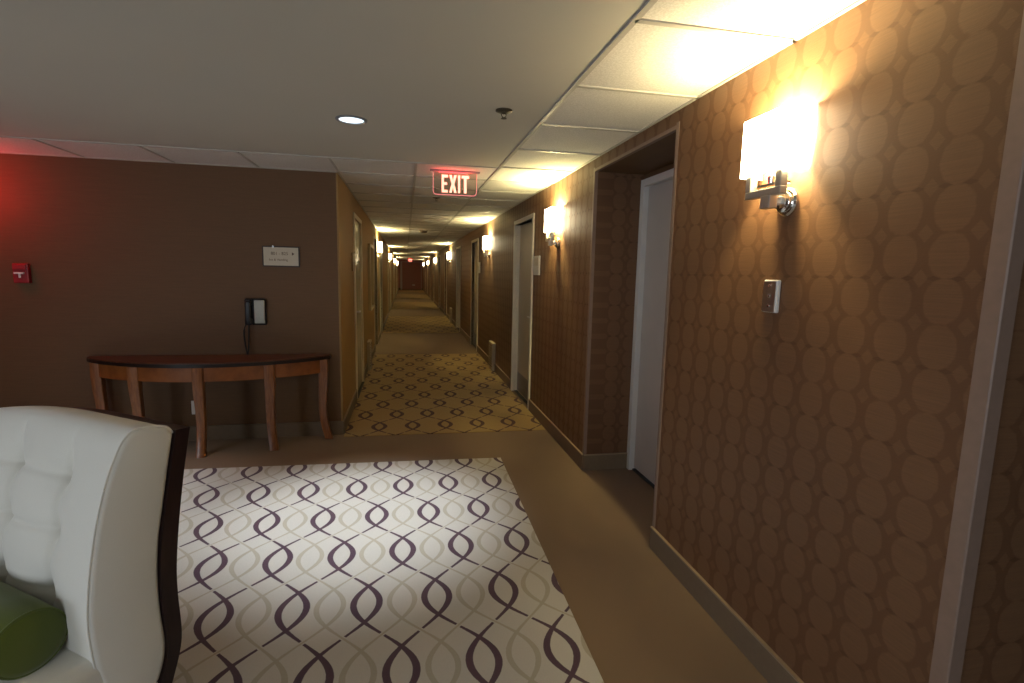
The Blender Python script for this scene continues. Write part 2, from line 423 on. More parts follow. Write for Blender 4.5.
def f(a, b):
    board_x(a, b, AL1, -1, XR+0.002, ALX-0.02); board_x(a, b, AL0, 1, XR+0.002, ALX)
baseboard('baseboard_alcove', f)
baseboard('baseboard_recess', lambda a, b: board_x(a, b, 0.938, -1, XR+0.04, X1))
baseboard('baseboard_end', lambda a, b: board_x(a, b, YE, -1, XL, XR))

# corner guards: L-shaped strips over the wall corners
def guard(name, fn, mat=None):
    bm = bm_new(); fn(bm); struct(obj(name, bm, mat or M['guard']))
def f(bm):
    add_prism(bm, [(XR-0.004, 0.974), (XR-0.004, 0.934), (XR-0.001, 0.931), (XR+0.038, 0.931), (XR+0.038, 0.9383), (XR-0.0003, 0.9383), (XR-0.0003, 0.974)], 0, HC, 'Z')
guard('trim_2', f)
def f(bm):
    add_box(bm, XR-0.003, XR+0.001, AL1-0.002, AL1+0.026, BH, ALH+0.026); add_box(bm, XR-0.003, XR+0.022, AL1-0.003, AL1, BH, ALH)
    add_box(bm, XR-0.003, XR+0.001, AL0, AL1, ALH, ALH+0.016); add_box(bm, XR-0.003, XR+0.022, AL0, AL1, ALH-0.003, ALH)
    add_box(bm, XR-0.003, XR+0.001, AL0-0.026, AL0+0.002, BH, ALH+0.026); add_box(bm, XR-0.003, XR+0.022, AL0, AL0+0.003, BH, ALH)
guard('trim_3', f)
guard('trim_4', lambda bm: add_box(bm, XL-0.012, XL+0.003, YF-0.003, YF+0.012, BH+0.008, HC), M['gold'])

# ------------------------------------------------------------------ doors
def door(n, x, y, s, leafmat, deep, kick=False, handle=True, far_hinge=True):
    """casing, leaf and hardware; s = +1 when the wall lies towards +X (right side)"""
    d = bpy.data.objects.new('door_%d' % n, None); COL.objects.link(d); d.location = (x, y, 0); struct(d)
    def bx(bm, a, b, *r, **kw): add_box(bm, min(s*a, s*b), max(s*a, s*b), *r, **kw)
    bm = bm_new()
    bx(bm, -0.016, WT*0.9, 0, CW, 0, DTOP-CW, bev=0.003); bx(bm, -0.016, WT*0.9, DW-CW, DW, 0, DTOP-CW, bev=0.003); bx(bm, -0.016, WT*0.9, 0, DW, DTOP-CW, DTOP, bev=0.003)
    for ya, yb in ((CW, CW+0.014), (DW-CW-0.014, DW-CW)): bx(bm, deep-0.014, deep, ya, yb, 0, DTOP-CW)
    obj('door_frame', bm, M['casing'], d)
    bm = bm_new(); bx(bm, deep, deep+0.04, CW+0.003, DW-CW-0.003, 0.012, DTOP-CW-0.003); lf = obj('door_leaf', bm, leafmat, d)
    if kick:
        bm = bm_new(); bx(bm, deep-0.002, deep, CW+0.03, DW-CW-0.03, 0.03, 0.26); obj('kick_plate', bm, M['kick'], lf)
    if handle:
        yk = DW-CW-0.07 if not far_hinge else CW+0.07
        sg = -1 if not far_hinge else 1
        bm = bm_new(); bx(bm, deep-0.008, deep, yk-0.03, yk+0.03, 0.93, 1.13, bev=0.003)
        bx(bm, deep-0.05, deep-0.008, yk-0.009, yk+0.009, 1.0, 1.018); bx(bm, deep-0.056, deep-0.042, min(yk-0.009*sg, yk+0.12*sg), max(yk-0.009*sg, yk+0.12*sg), 1.0, 1.018, bev=0.004)
        obj('door_handle', bm, M['steel'], lf)
    bm = bm_new(); bx(bm, deep-0.03, deep+0.045, CW, DW-CW, 0, 0.01); obj('threshold', bm, M['dark'], d)  # near-black strip, shade of the gap under the leaf put into its colour
    return d
n = 1
for i, y in enumerate(DOORS_R): door(n, XR, y, 1, M['doortan'], 0.055, kick=True); n += 1
for i, y in enumerate(DOORS_L): door(n, XL, y, -1, M['doorgloss'] if i == 0 else M['doortan'], 0.008 if i == 0 else 0.045, far_hinge=True); n += 1
# the door in the alcove
d = bpy.data.objects.new('door_%d' % n, None); COL.objects.link(d); d.location = (ALX, 2.56, 0); struct(d)
L = AL1-2.56
bm = bm_new()
add_box(bm, -0.03, 0.09, L-0.052, L-0.001, 0, 2.19, bev=0.003); add_box(bm, -0.03, 0.09, 0, 0.05, 0, 2.19, bev=0.003); add_box(bm, -0.03, 0.09, 0.05, L-0.052, 2.14, 2.19, bev=0.003)
obj('door_frame', bm, M['doorwhite'], d)
bm = bm_new(); add_box(bm, 0.01, 0.05, 0.054, L-0.058, 0.025, 2.136); lf = obj('door_leaf', bm, M['doorgrey'], d)
bm = bm_new(); add_lathe(bm, [(0.028, 0.0), (0.028, 0.012), (0.012, 0.014), (0.012, 0.035), (0.026, 0.045), (0.026, 0.06), (0.01, 0.068)], (0, 0, 0), 'X', 20)
for v in bm.verts: v.co = Vector((0.01 - v.co.x, 0.12 + v.co.y, 1.0 + v.co.z))
obj('door_knob', bm, M['steel'], lf, True)
bm = bm_new(); add_box(bm, 0.0, 0.06, 0.05, L-0.052, 0, 0.012); obj('threshold', bm, M['dark'], d)  # dark strip painted for the shaded gap below this leaf
# closed double door at the far end of the corridor (the red wall seen through its white frame)
d = bpy.data.objects.new('door_%d' % (n+1), None); COL.objects.link(d); d.location = (0.4, YE, 0); struct(d)
bm = bm_new(); add_box(bm, -0.80, -0.66, -0.05, 0, 0, 2.2); add_box(bm, 0.80, 0.84, -0.04, 0, 0, 2.2); add_box(bm, -0.66, 0.80, -0.04, 0, 2.16, 2.2)
obj('door_frame', bm, M['doorwhite'], d)
bm = bm_new(); add_box(bm, -0.655, 0.07, -0.03, -0.002, 0.01, 2.155); add_box(bm, 0.075, 0.795, -0.03, -0.002, 0.01, 2.155); obj('door_leaf', bm, M['endred'], d)
bm = bm_new(); add_box(bm, 0.12, 0.32, -0.045, -0.031, 0.32, 0.42); obj('push_plate', bm, M['white'], d)

# ------------------------------------------------------------------ wall sconces
SW = 74.0
def make_sconce():
    t = thing('wall_sconce', 'x', 'wall lamp', (XR, 1.685, 1.74), 0, 'lit wall sconces along the corridor')
    # local: wall is the plane x = 0, the room lies at negative x
    bm = bm_new(); add_lathe(bm, [(0.050, 0.0), (0.050, 0.008), (0.044, 0.014), (0.036, 0.016), (0.036, 0.026), (0.028, 0.032), (0.022, 0.033)], (0, 0, 0), 'X', 32)
    for v in bm.verts: v.co.x = -v.co.x; v.co.z += 0.03; v.co.y -= 0.03
    obj('wall_plate', bm, M['chrome'], t, True, 30)
    bm = bm_new()
    add_box(bm, -0.075, -0.03, -0.036, -0.004, 0.02, 0.05, bev=0.004)
    add_box(bm, -0.090, -0.060, -0.094, 0.094, 0.048, 0.076, bev=0.004)
    add_box(bm, -0.090, -0.060, -0.094, -0.064, 0.074, 0.155, bev=0.004)
    add_box(bm, -0.090, -0.060, 0.064, 0.094, 0.074, 0.155, bev=0.004)
    add_box(bm, -0.090, -0.055, -0.045, 0.005, 0.005, 0.052, bev=0.004)
    obj('arm', bm, M['satin'], t)
    bm = bm_new()
    x0, x1, ya, yb, za, zb3, th = -0.097, -0.004, -0.120, 0.120, 0.130, 0.333, 0.003
    add_box(bm, x0, x0+th, ya, yb, za, zb3); add_box(bm, x0+th, x1, ya, ya+th, za, zb3); add_box(bm, x0+th, x1, yb-th, yb, za, zb3)
    obj('lamp_shade', bm, M['shade'], t)
    bm = bm_new(); add_lathe(bm, [(0.012, 0.0), (0.014, 0.03), (0.010, 0.032)], (-0.055, 0, 0.09), 'Z', 16); add_box(bm, -0.075, -0.045, -0.09, 0.10, 0.085, 0.093)
    obj('socket', bm, M['chrome'], t)
    li = bpy.data.lights.new('sconce_bulb', 'POINT'); li.energy = SW; li.color = (1.0, 0.80, 0.39); li.shadow_soft_size = 0.038
    lo = bpy.data.objects.new('sconce_bulb', li); COL.objects.link(lo); lo.parent = t; lo.location = (-0.052, 0, 0.292)
    return t
s0 = make_sconce()
hall_bulb = [c for c in s0.children if c.type == 'LIGHT'][0].data.copy(); hall_bulb.color = (1.0, 0.84, 0.36); hall_bulb.energy = SW*1.4
s0['label'] = 'nearest lit sconce above the steel switch on the oval patterned wall'
for (x, y, rz, lab) in [
    (XR, 4.53, 0, 'second lit sconce on the right wall between the dark alcove and first door'),
    (XR, 8.40, 0, 'third lit sconce on the right wall, beyond the first white door'),
    (XR, 15.9, 0, 'fourth lit sconce on the right wall, beyond the first pair of doors'),
    (XR, 23.5, 0, 'fifth sconce along the right wall, deep in the corridor'),
    (XR, 31.1, 0, 'sixth sconce along the right wall, next to last before the end wall'),
    (XR, 38.7, 0, 'last sconce on the right wall beside the red end doors'),
    (XL, 11.2, PI, 'nearest lit sconce on the left corridor wall past the framed mirror'),
    (XL, 18.8, PI, 'second lit sconce on the left corridor wall'),
    (XL, 26.4, PI, 'third sconce on the left corridor wall, deep in the corridor'),
    (XL, 34.0, PI, 'farthest sconce on the left corridor wall')]:
    r = dup(s0, (x, y, 1.74), rz, lab)
    for c in r.children:
        if c.type == 'LIGHT': c.data = hall_bulb

# ------------------------------------------------------------------ ceiling fittings
t = thing('recessed_downlight', 'round recessed downlight glowing cool white in the smooth ceiling', 'ceiling light', (-0.29, 3.13, HC))
bm = bm_new(); rr = []
for r, z in ((0.066, -0.001), (0.086, -0.001), (0.086, -0.005), (0.070, -0.008), (0.066, -0.001)):
    rr.append([bm.verts.new((r*math.cos(2*PI*i/40), r*math.sin(2*PI*i/40), z)) for i in range(40)])
for a, b in zip(rr, rr[1:]):
    for i in range(40): bm.faces.new((a[i], a[(i+1) % 40], b[(i+1) % 40], b[i]))
obj('trim_ring', bm, M['trimgrey'], t, True)
bm = bm_new(); add_lathe(bm, [(0.067, -0.0005), (0.067, -0.003), (0.045, -0.006), (0.01, -0.007)], (0, 0, 0), 'Z', 40); obj('lens', bm, M['downlight'], t, True)
li = bpy.data.lights.new('downlight_beam', 'SPOT'); li.energy = 270; li.color = (0.90, 0.95, 1.0); li.spot_size = math.radians(55); li.spot_blend = 1.0; li.shadow_soft_size = 0.06
lo = bpy.data.objects.new('downlight_beam', li); COL.objects.link(lo); lo.parent = t; lo.location = (0, 0, -0.02)

dup(t, (-2.30, 3.13, HC), 0, 'second recessed downlight farther left in the smooth ceiling, outside the photograph')
for c in [o for o in COL.objects if o.type == 'LIGHT' and o.name.startswith('downlight_beam.')]:
    c.data = c.data.copy(); c.data.spot_size = math.radians(80); c.data.energy = 230
def sprinkler(x, y, lab):
    t = thing('fire_sprinkler', lab, 'sprinkler', (x, y, HC), 0.2, 'ceiling sprinklers')
    bm = bm_new(); add_lathe(bm, [(0.043, 0.0), (0.043, -0.006), (0.030, -0.011), (0.012, -0.012)], (0, 0, 0), 'Z', 24); obj('escutcheon', bm, M['sprinkler'], t, True)
    bm = bm_new(); add_lathe(bm, [(0.010, -0.011), (0.010, -0.018), (0.005, -0.022)], (0, 0, 0), 'Z', 14)
    for s in (-1, 1): add_tube(bm, [(0.009*s, 0, -0.014), (0.013*s, 0, -0.022), (0.009*s, 0, -0.032), (0.002*s, 0, -0.038)], 0.0028, 8)
    obj('frame', bm, M['sprinkler'], t, True)
    bm = bm_new(); add_lathe(bm, [(0.004, -0.037), (0.015, -0.040), (0.015, -0.042), (0.003, -0.044)], (0, 0, 0), 'Z', 20); obj('deflector', bm, M['sprinkler'], t, True)
sprinkler(0.498, 2.74, 'small bronze sprinkler head in the smooth ceiling near the tile strip')
sprinkler(0.345, 6.05, 'small dark sprinkler head on the ceiling just behind the exit sign')
t = thing('smoke_detector', 'round pale smoke detector on the corridor ceiling beyond the exit sign', 'smoke detector', (0.37, 11.0, HC))
bm = bm_new(); add_lathe(bm, [(0.085, 0.0), (0.085, -0.012), (0.07, -0.016)], (0, 0, 0), 'Z', 28); obj('base', bm, M['base'], t, True)
bm = bm_new(); add_lathe(bm, [(0.068, -0.016), (0.062, -0.045), (0.04, -0.055), (0.01, -0.057)], (0, 0, 0), 'Z', 28); obj('sensor_head', bm, M['base'], t, True)

# ------------------------------------------------------------------ exit signs
LET = {'E': [[(0, 0), (1, 0), (1, .15), (.36, .15), (.36, .43), (.86, .43), (.86, .58), (.36, .58), (.36, .85), (1, .85), (1, 1), (0, 1)]],
       'X': [[(0, 0), (.34, 0), (.5, .3), (.66, 0), (1, 0), (.68, .5), (1, 1), (.66, 1), (.5, .7), (.34, 1), (0, 1), (.32, .5)]],
       'I': [[(0, 0), (.36, 0), (.36, 1), (0, 1)]],
       'T': [[(.32, 0), (.68, 0), (.68, .85), (1, .85), (1, 1), (0, 1), (0, .85), (.32, .85)]]}
def exit_sign(loc, rz, lab, power):
    t = thing('exit_sign', lab, 'exit sign', loc, rz, 'red illuminated exit signs')
    bm = bm_new(); add_box(bm, -0.205, 0.205, -0.022, 0.022, -0.014, -0.001, bev=0.003); obj('canopy', bm, M['trimgrey'], t)
    bm = bm_new(); add_box(bm, -0.13, 0.10, -0.012, 0.012, -0.020, -0.0145); obj('led_strip', bm, M['exithot'], t)
    def outline(w, z0, z1, r):
        pts = [(-w, z1)]
        for i in range(7): a = PI + PI/2*i/6; pts.append((-w+r+r*math.cos(a), z0+r+r*math.sin(a)))
        for i in range(7): a = 1.5*PI + PI/2*i/6; pts.append((w-r+r*math.cos(a), z0+r+r*math.sin(a)))
        pts.append((w, z1)); return pts
    bm = bm_new(); add_prism(bm, outline(0.178, -0.196, -0.021, 0.026), -0.003, 0.003, 'Y'); obj('acrylic_panel', bm, M['acrylic'], t)
    o1 = outline(0.181, -0.199, -0.021, 0.029); o2 = outline(0.1775, -0.1945, -0.021, 0.0255)
    bm = bm_new()
    for i in range(len(o1)-1):
        add_prism(bm, [o1[i], o1[i+1], o2[i+1], o2[i]], -0.0035, 0.0035, 'Y')
    obj('glowing_edge', bm, M['exitedge'], t)
    bm = bm_new(); x = -0.110; hh = 0.142
    for ch, w in (('E', .050), ('X', .062), ('I', .050), ('T', .062)):
        for poly in LET[ch]:
            add_prism(bm, [(x+p[0]*w, -0.180+p[1]*hh) for p in poly], -0.0048, -0.0034, 'Y')
        x += (w if ch != 'I' else .018) + 0.011
    obj('lettering', bm, M['exitred'], t)
    li = bpy.data.lights.new('exit_glow', 'AREA'); li.shape = 'RECTANGLE'; li.size = 0.3; li.size_y = 0.06; li.energy = power; li.color = (1.0, 0.06, 0.05)
    lo = bpy.data.objects.new('exit_glow', li); COL.objects.link(lo); lo.parent = t; lo.location = (0, 0, -0.06); lo.rotation_euler = (PI, 0, 0)
    return t
exit_sign((0.405, 4.42, HC), 0.0, 'nearest red glowing exit sign hanging from the ceiling at the corridor mouth', 0.8)
exit_sign((0.33, 38.0, HC), 0.0, 'tiny far red exit sign hanging before the end doors', 8.0)
left_sign = exit_sign((-3.28, 4.42, HC), PI/2, 'red exit sign by the far left of the brown wall, outside the photograph', 2.0)
li = bpy.data.lights.new('exit_glow', 'POINT'); li.energy = 9; li.color = (1.0, 0.03, 0.035); li.shadow_soft_size = 0.08
lo = bpy.data.objects.new('exit_glow', li); COL.objects.link(lo); lo.parent = left_sign; lo.location = (0.06, -0.01, 2.04-HC)

# ------------------------------------------------------------------ things on the walls
t = thing('direction_sign', 'small cream framed room direction sign on brown wall above the phone', 'sign', (-1.043, YF, 1.595))
bm = bm_new(); W2, H2 = 0.150, 0.087
add_box(bm, -W2, W2, -0.016, 0, H2-0.010, H2, bev=.002); add_box(bm, -W2, W2, -0.016, 0, -H2, -H2+0.010, bev=.002)
add_box(bm, -W2, -W2+0.010, -0.016, 0, -H2+0.010, H2-0.010, bev=.002); add_box(bm, W2-0.010, W2, -0.016, 0, -H2+0.010, H2-0.010, bev=.002)
obj('sign_frame', bm, M['signframe'], t)
bm = bm_new(); add_box(bm, -W2+0.009, W2-0.009, -0.010, 0, -H2+0.009, H2-0.009); obj('sign_face', bm, M['signcream'], t)
text_mesh('room_numbers', '801 - 825', 0.036, M['signtext'], t, (-0.012, -0.0108, 0.024))
bm = bm_new(); add_prism(bm, [(0.088, 0.010), (0.108, 0.024), (0.088, 0.038)], -0.0114, -0.0101, 'Y'); obj('arrow', bm, M['signtext'], t)
text_mesh('small_lettering', 'Ice & Vending', 0.027, M['signtext'], t, (-0.022, -0.0108, -0.028))
bm = bm_new(); add_box(bm, -0.066, -0.056, -0.018, -0.0162, H2-0.012, H2+0.004); obj('clip', bm, M['chrome'], t)

t = thing('wall_phone', 'black and grey house phone mounted on the brown wall above the console table', 'telephone', (-1.258, YF, 1.123))
bm = bm_new(); add_box(bm, -0.086, 0.084, -0.035, 0, -0.115, 0.113, bev=0.014, seg=3); obj('base', bm, M['black'], t, True)
bm = bm_new(); add_box(bm, -0.008, 0.074, -0.050, -0.034, -0.100, 0.098, bev=0.006, seg=3); obj('face_plate', bm, M['phonegrey'], t, True)
bm = bm_new()
add_box(bm, -0.078, -0.022, -0.075, -0.034, 0.055, 0.110, bev=0.012, seg=3); add_box(bm, -0.078, -0.022, -0.075, -0.034, -0.112, -0.055, bev=0.012, seg=3)
add_box(bm, -0.072, -0.026, -0.090, -0.060, -0.095, 0.095, bev=0.013, seg=3); obj('handset', bm, M['black'], t, True)
bm = bm_new()
add_tube(bm, [(-0.075, -0.05, -0.105), (-0.093, -0.05, -0.15), (-0.096, -0.05, -0.20), (-0.088, -0.05, -0.28), (-0.078, -0.055, -0.34), (-0.072, -0.06, -0.366)], 0.0065, 8)
add_tube(bm, [(-0.072, -0.06, -0.366), (-0.064, -0.055, -0.33), (-0.060, -0.05, -0.26), (-0.058, -0.045, -0.19), (-0.056, -0.04, -0.11)], 0.0065, 8)
obj('cord', bm, M['black'], t, True)

t = thing('fire_alarm_pull', 'red fire alarm pull station on the brown wall at far left', 'fire alarm', (-2.948, YF, 1.412))
bm = bm_new(); add_box(bm, -0.052, 0.052, -0.040, 0, -0.075, 0.078, bev=0.006); obj('housing', bm, M['red'], t)
bm = bm_new(); add_box(bm, -0.045, 0.045, -0.052, -0.040, 0.030, 0.070, bev=0.004); obj('cover_flap', bm, M['red'], t)
bm = bm_new(); add_box(bm, -0.036, 0.030, -0.056, -0.0405, -0.004, 0.010, bev=0.002); add_box(bm, -0.008, 0.004, -0.052, -0.0405, -0.034, -0.003, bev=0.002); obj('pull_handle', bm, M['white'], t)

t = thing('wall_outlet', 'small white power outlet low on the brown wall behind the console table legs', 'outlet', (-1.775, YF, 0.29))
bm = bm_new(); add_box(bm, -0.036, 0.036, -0.007, 0, -0.060, 0.060, bev=0.003); obj('cover_plate', bm, M['white'], t)
for z in (-0.026, 0.026):
    bm = bm_new(); add_box(bm, -0.016, 0.016, -0.009, -0.0065, z-0.014, z+0.014, bev=0.002); obj('socket_face', bm, M['white'], t)

t = thing('switch_plate', 'steel switch plate with three buttons on the oval patterned wall below the nearest sconce', 'switch', (XR, 1.69, 1.435))
bm = bm_new(); add_box(bm, -0.016, 0, -0.037, 0.037, -0.060, 0.060, bev=0.004); obj('rim', bm, M['white'], t)  # white edges stand in for light reflected off the steel plate
bm = bm_new(); add_box(bm, -0.0175, -0.015, -0.030, 0.036, -0.058, 0.054); obj('cover_plate', bm, M['steel'], t)
for z in (-0.036, 0.002, 0.040):
    bm = bm_new(); add_lathe(bm, [(0.0055, 0), (0.0055, 0.003), (0.002, 0.004)], (0, 0, 0), 'X', 12)
    for v in bm.verts: v.co = Vector((-0.0175 - v.co.x, v.co.y, v.co.z + z))
    obj('button', bm, M['chrome'], t, True)

def plaque(x, y, s, lab, mat, w=0.24, name_txt=None):
    t = thing('room_number_plaque', lab, 'sign', (x, y, 1.58), 0, 'room number plaques')
    bm = bm_new(); add_box(bm, min(0, -s*0.016), max(0, -s*0.016), -w/2, w/2, -0.098, 0.098, bev=0.003); obj('plate', bm, mat, t)
    bm = bm_new(); add_box(bm, min(-s*0.016, -s*0.019), max(-s*0.016, -s*0.019), -w/2+0.02, w/2-0.02, 0.0, 0.075, bev=0.001); obj('number_insert', bm, M['signcream'], t)
plaque(XR, 5.24, 1, 'pale room number plaque on the right wall beside the first corridor door', M['plaque'])
plaque(XL, 5.98, -1, 'brown room number plaque on the left corridor wall before its first door', M['plaquebrown'])
plaque(XR, 9.52, 1, 'pale room number plaque by the second door on the right wall', M['plaque'], 0.18)

def vent(x, y, s, lab):
    t = thing('wall_vent', lab, 'vent', (x, y, 0), 0, 'low wall vents')
    def bx(bm, a, b, *r, **kw): add_box(bm, min(-s*a, -s*b), max(-s*a, -s*b), *r, **kw)
    bm = bm_new(); bx(bm, 0, 0.05, -0.17, 0.17, 0.0, 0.43, bev=0.004); obj('grille_frame', bm, M['doortan'], t)
    bm = bm_new()
    for i in range(9): bx(bm, 0.0495, 0.055, -0.14, 0.14, 0.06+i*0.04, 0.075+i*0.04)
    obj('louvres', bm, M['base'], t)
vent(XR, 7.85, 1, 'pale low vent box on the right wall past the first corridor door')
vent(XR, 15.4, 1, 'small low vent box on the right wall far down the corridor')
vent(XL, 8.05, -1, 'pale low vent box on the left corridor wall past its first door')
t = thing('framed_mirror', 'gold framed mirror on the left corridor wall reflecting a lamp', 'mirror', (XL, 8.75, 1.38))
bm = bm_new()
for ya, yb, za, zb4 in ((-0.40, -0.35, -0.52, 0.52), (0.35, 0.40, -0.52, 0.52), (-0.35, 0.35, 0.47, 0.52), (-0.35, 0.35, -0.52, -0.47)): add_box(bm, 0, 0.045, ya, yb, za, zb4, bev=0.006)
obj('frame', bm, M['artframe'], t)
bm = bm_new(); add_box(bm, 0.0, 0.02, -0.352, 0.352, -0.472, 0.472); obj('mirror_glass', bm, M['mirror'], t)

# ------------------------------------------------------------------ console table
t = thing('console_table', 'bow front wooden console table with black edged top against the brown wall', 'table', (-1.592, YF-0.016, 0))
HX, BOW = 0.937, 0.44
def bow(x, off=0.0, hx=HX): # front edge depth at x (towards the lounge = negative y)
    q = max(0.0, 1-(x/hx)**2)
    return -(0.06 + (BOW-0.06)*q**0.85) + off
def bow_outline(hx, off, n=40):
    pts = [(-hx, 0.0)] + [(-hx+2*hx*i/n, bow(-HX*(hx/HX)+2*hx*i/n)+off) for i in range(n+1)] + [(hx, 0.0)]
    return pts
bm = bm_new(); add_prism(bm, bow_outline(HX-0.004, 0.004), 0.744, 0.752, 'Z'); obj('table_top', bm, M['tabletop'], t)
bm = bm_new(); add_prism(bm, bow_outline(HX, 0.0), 0.716, 0.744, 'Z'); obj('top_edge', bm, M['edge'], t)
bm = bm_new()                                    # curved apron
ptsA = [(-HX+0.05+2*(HX-0.05)*i/40) for i in range(41)]
outer = [(x, bow(x)+0.032) for x in ptsA]; inner = [(x, min(-0.001, bow(x)+0.054)) for x in reversed(ptsA)]
add_prism(bm, outer+inner, 0.600, 0.716, 'Z'); obj('apron', bm, M['walnut'], t)
for lx, ly, k in ((-0.842, -0.105, -1), (-0.49, -0.325, -.45), (-0.004, -0.405, 0.0), (0.497, -0.325, .45), (0.882, -0.105, 1)):
    bm = bm_new(); rings = []
    yy = min(bow(lx) + 0.046, -0.045); d = Vector((k*0.9, -(1-abs(k))*0.9-0.12)).normalized()
    for z, wdt, off in ((0.716, .076, 0.0), (0.60, .076, 0.0), (0.50, .070, -0.004), (0.38, .066, -0.012), (0.26, .064, -0.014), (0.16, .062, -0.004), (0.08, .062, 0.014), (0.03, .064, 0.028), (0.0, .066, 0.034)):
        cx = lx + d.x*off; cy = yy + d.y*off
        hw = wdt/2; rings.append([bm.verts.new((cx+a*hw, cy+b*hw*0.9, z)) for a, b in ((-1, -1), (1, -1), (1, 1), (-1, 1))])
    for a, b in zip(rings, rings[1:]):
        for i in range(4): bm.faces.new((a[i], a[(i+1) % 4], b[(i+1) % 4], b[i]))
    bm.faces.new(rings[0]); bm.faces.new(rings[-1])
    bmesh.ops.bevel(bm, geom=[e for e in bm.edges if abs((e.verts[0].co-e.verts[1].co).normalized().z) > 0.5], offset=0.006, segments=2, profile=0.5, affect='EDGES')
    obj('leg', bm, M['legwood'], t, True, 50)

# ------------------------------------------------------------------ sofa
# local frame: x = 0 is the visible end, the sofa runs towards -x; +y points behind it
SROT = math.radians(-35.0); SL = 1.55
sofa = thing('tufted_sofa', 'cream button tufted high back sofa with dark wooden back frame, cut off at lower left', 'sofa', (-0.692, 1.709, 0), SROT)
FRONT = [(-.235, .21), (-.250, .33), (-.263, .407), (-.269, .52), (-.261, .617), (-.246, .711), (-.226, .804), (-.199, .895), (-.172, .960), (-.145, 1.008), (-.112, 1.030), (-.065, 1.028), (-.024, 1.016), (-.005, .992)]
REAR = [(-.022, .912), (-.048, .78), (-.068, .676), (-.078, .566), (-.078, .449), (-.071, .34), (-.081, .272), (-.105, .215)]
DARK = [(.040, .996), (.009, .844), (-.015, .694), (-.029, .569), (-.031, .478), (-.027, .355), (-.037, .285), (-.068, .196)]
def spline(pts, per):
    out = []; P = [Vector(p) for p in pts]
    for i in range(len(P)-1):
        a, b, c, d = P[max(i-1, 0)], P[i], P[i+1], P[min(i+2, len(P)-1)]
        for j in range(per):
            t = j/per
            out.append(0.5*((2*b)+(c-a)*t+(2*a-5*b+4*c-d)*t*t+(3*b-a-3*c+d)*t**3))
    out.append(P[-1]); return out
fr = spline(FRONT, 12); re = spline(REAR, 4)
loop = fr + re[1:]; nf = len(fr); NL = len(loop)
def inset(lp, d):
    r = []
    for i, p in enumerate(lp):
        t = (lp[(i+1) % len(lp)] - lp[i-1]).normalized(); r.append(p + Vector((t.y, -t.x))*d)
    return r
if (inset(loop, 0.01)[30]-loop[30]).x < 0: sg = -1
else: sg = 1
SROWS = (0.885, 0.728, 0.55); S0, SP = 0.235, 0.265
def tuft(s, z):
    if s < 0.06 or z < 0.42: return 0.0
    kk = max(0, round((s-S0)/SP)); a = abs(s-(S0+SP*kk)); b = min(abs(z-q) for q in SROWS)
    fade = 1.0 if z < 0.93 else max(0.0, 1-(z-0.93)/0.09)
    pil = 0.014*math.sin(min(1.0, a/(SP/2))*PI/2) - 0.014
    crease = 0.013*math.exp(-(a/0.011)**2) + (0.009*math.exp(-(b/0.011)**2) if s > S0-0.02 else 0)
    dip = 0.020*math.exp(-(a*a+b*b)/0.050**2) + 0.022*math.exp(-(a*a+b*b)/0.018**2)
    edge = min(1.0, (s-0.06)/0.06)
    return (pil - crease - dip)*fade*edge
def drop(s, z):        # the top edge bows down away from the visible end
    q = max(0.0, s-0.35); d = min(0.2, 0.20*q*q)
    return z - d*max(0.0, min(1.0, (z-0.45)/0.55))
bm = bm_new(); ringsv = []
NS = 260; svals = [(0.0, 0.016), (0.003, 0.006), (0.010, 0.0)] + [(0.010+(SL-0.02)*i/NS, 0.0) for i in range(1, NS+1)] + [(SL-0.003, 0.006), (SL, 0.016)]
for s, ins in svals:
    lp = inset(loop, sg*ins) if ins else loop
    ring = []
    for i, p in enumerate(lp):
        q = p.copy()
        if i < nf and not ins:
            t = (loop[min(i+1, NL-1)]-loop[max(i-1, 0)]).normalized()
            q = q - Vector((t.y, -t.x))*sg*tuft(s, p.y)
        ring.append(bm.verts.new((-s, q.x, drop(s, q.y))))
    ringsv.append(ring)
for a, b in zip(ringsv, ringsv[1:]):
    for i in range(NL): bm.faces.new((a[i], a[(i+1) % NL], b[(i+1) % NL], b[i]))
for ring in (ringsv[0], ringsv[-1]):             # end caps as strips between the front and the rear outline
    A = ring[:nf]; B = [ring[0]] + list(reversed(ring[nf-1:])); A = A[:]; i = j = 0
    B = [ring[0]] + list(reversed(ring[nf:])) + [ring[nf-1]]
    while i < len(A)-1 or j < len(B)-1:
        adv = j >= len(B)-1 or (i < len(A)-1 and A[i+1].co.z <= B[j+1].co.z)
        tri = (A[i], A[i+1], B[j]) if adv else (A[i], B[j+1], B[j])
        if adv: i += 1
        else: j += 1
        if len(set(tri)) == 3:
            try: bm.faces.new(tri)
            except ValueError: pass
back = obj('backrest', bm, M['cream'], sofa, True, 60)
bm = bm_new(); add_tube(bm, [(-0.009, p.x+0.0005, p.y) for p in fr[12:]], 0.0032, 8); obj('piping', bm, M['cream'], back, True)
bt = None
for j, z in enumerate(SROWS[:2]):
    for kk in range(5):
        s = S0+SP*kk
        u0 = min(fr, key=lambda p: abs(p.y-z)).x
        bm = bm_new(); add_lathe(bm, [(0.004, 0.0), (0.011, 0.002), (0.009, 0.007), (0.003, 0.009)], (0, 0, 0), 'Y', 14)
        for v in bm.verts: v.co = Vector((v.co.x - s, -v.co.y + u0 + 0.049, v.co.z + drop(s, z) + 0.004))
        obj('button', bm, M['cream'], back, True)
dk = spline([(.040, 1.0)] + DARK[1:], 5); rr = spline([(-.004, 1.002), (-.008, .975)] + REAR, 4)
bm = bm_new(); poly = list(dk) + list(reversed(rr)); rings = []
for i in range(41):
    s = -0.006 + (SL+0.012)*i/40
    rings.append([bm.verts.new((-s, p.x, drop(s, p.y))) for p in poly])
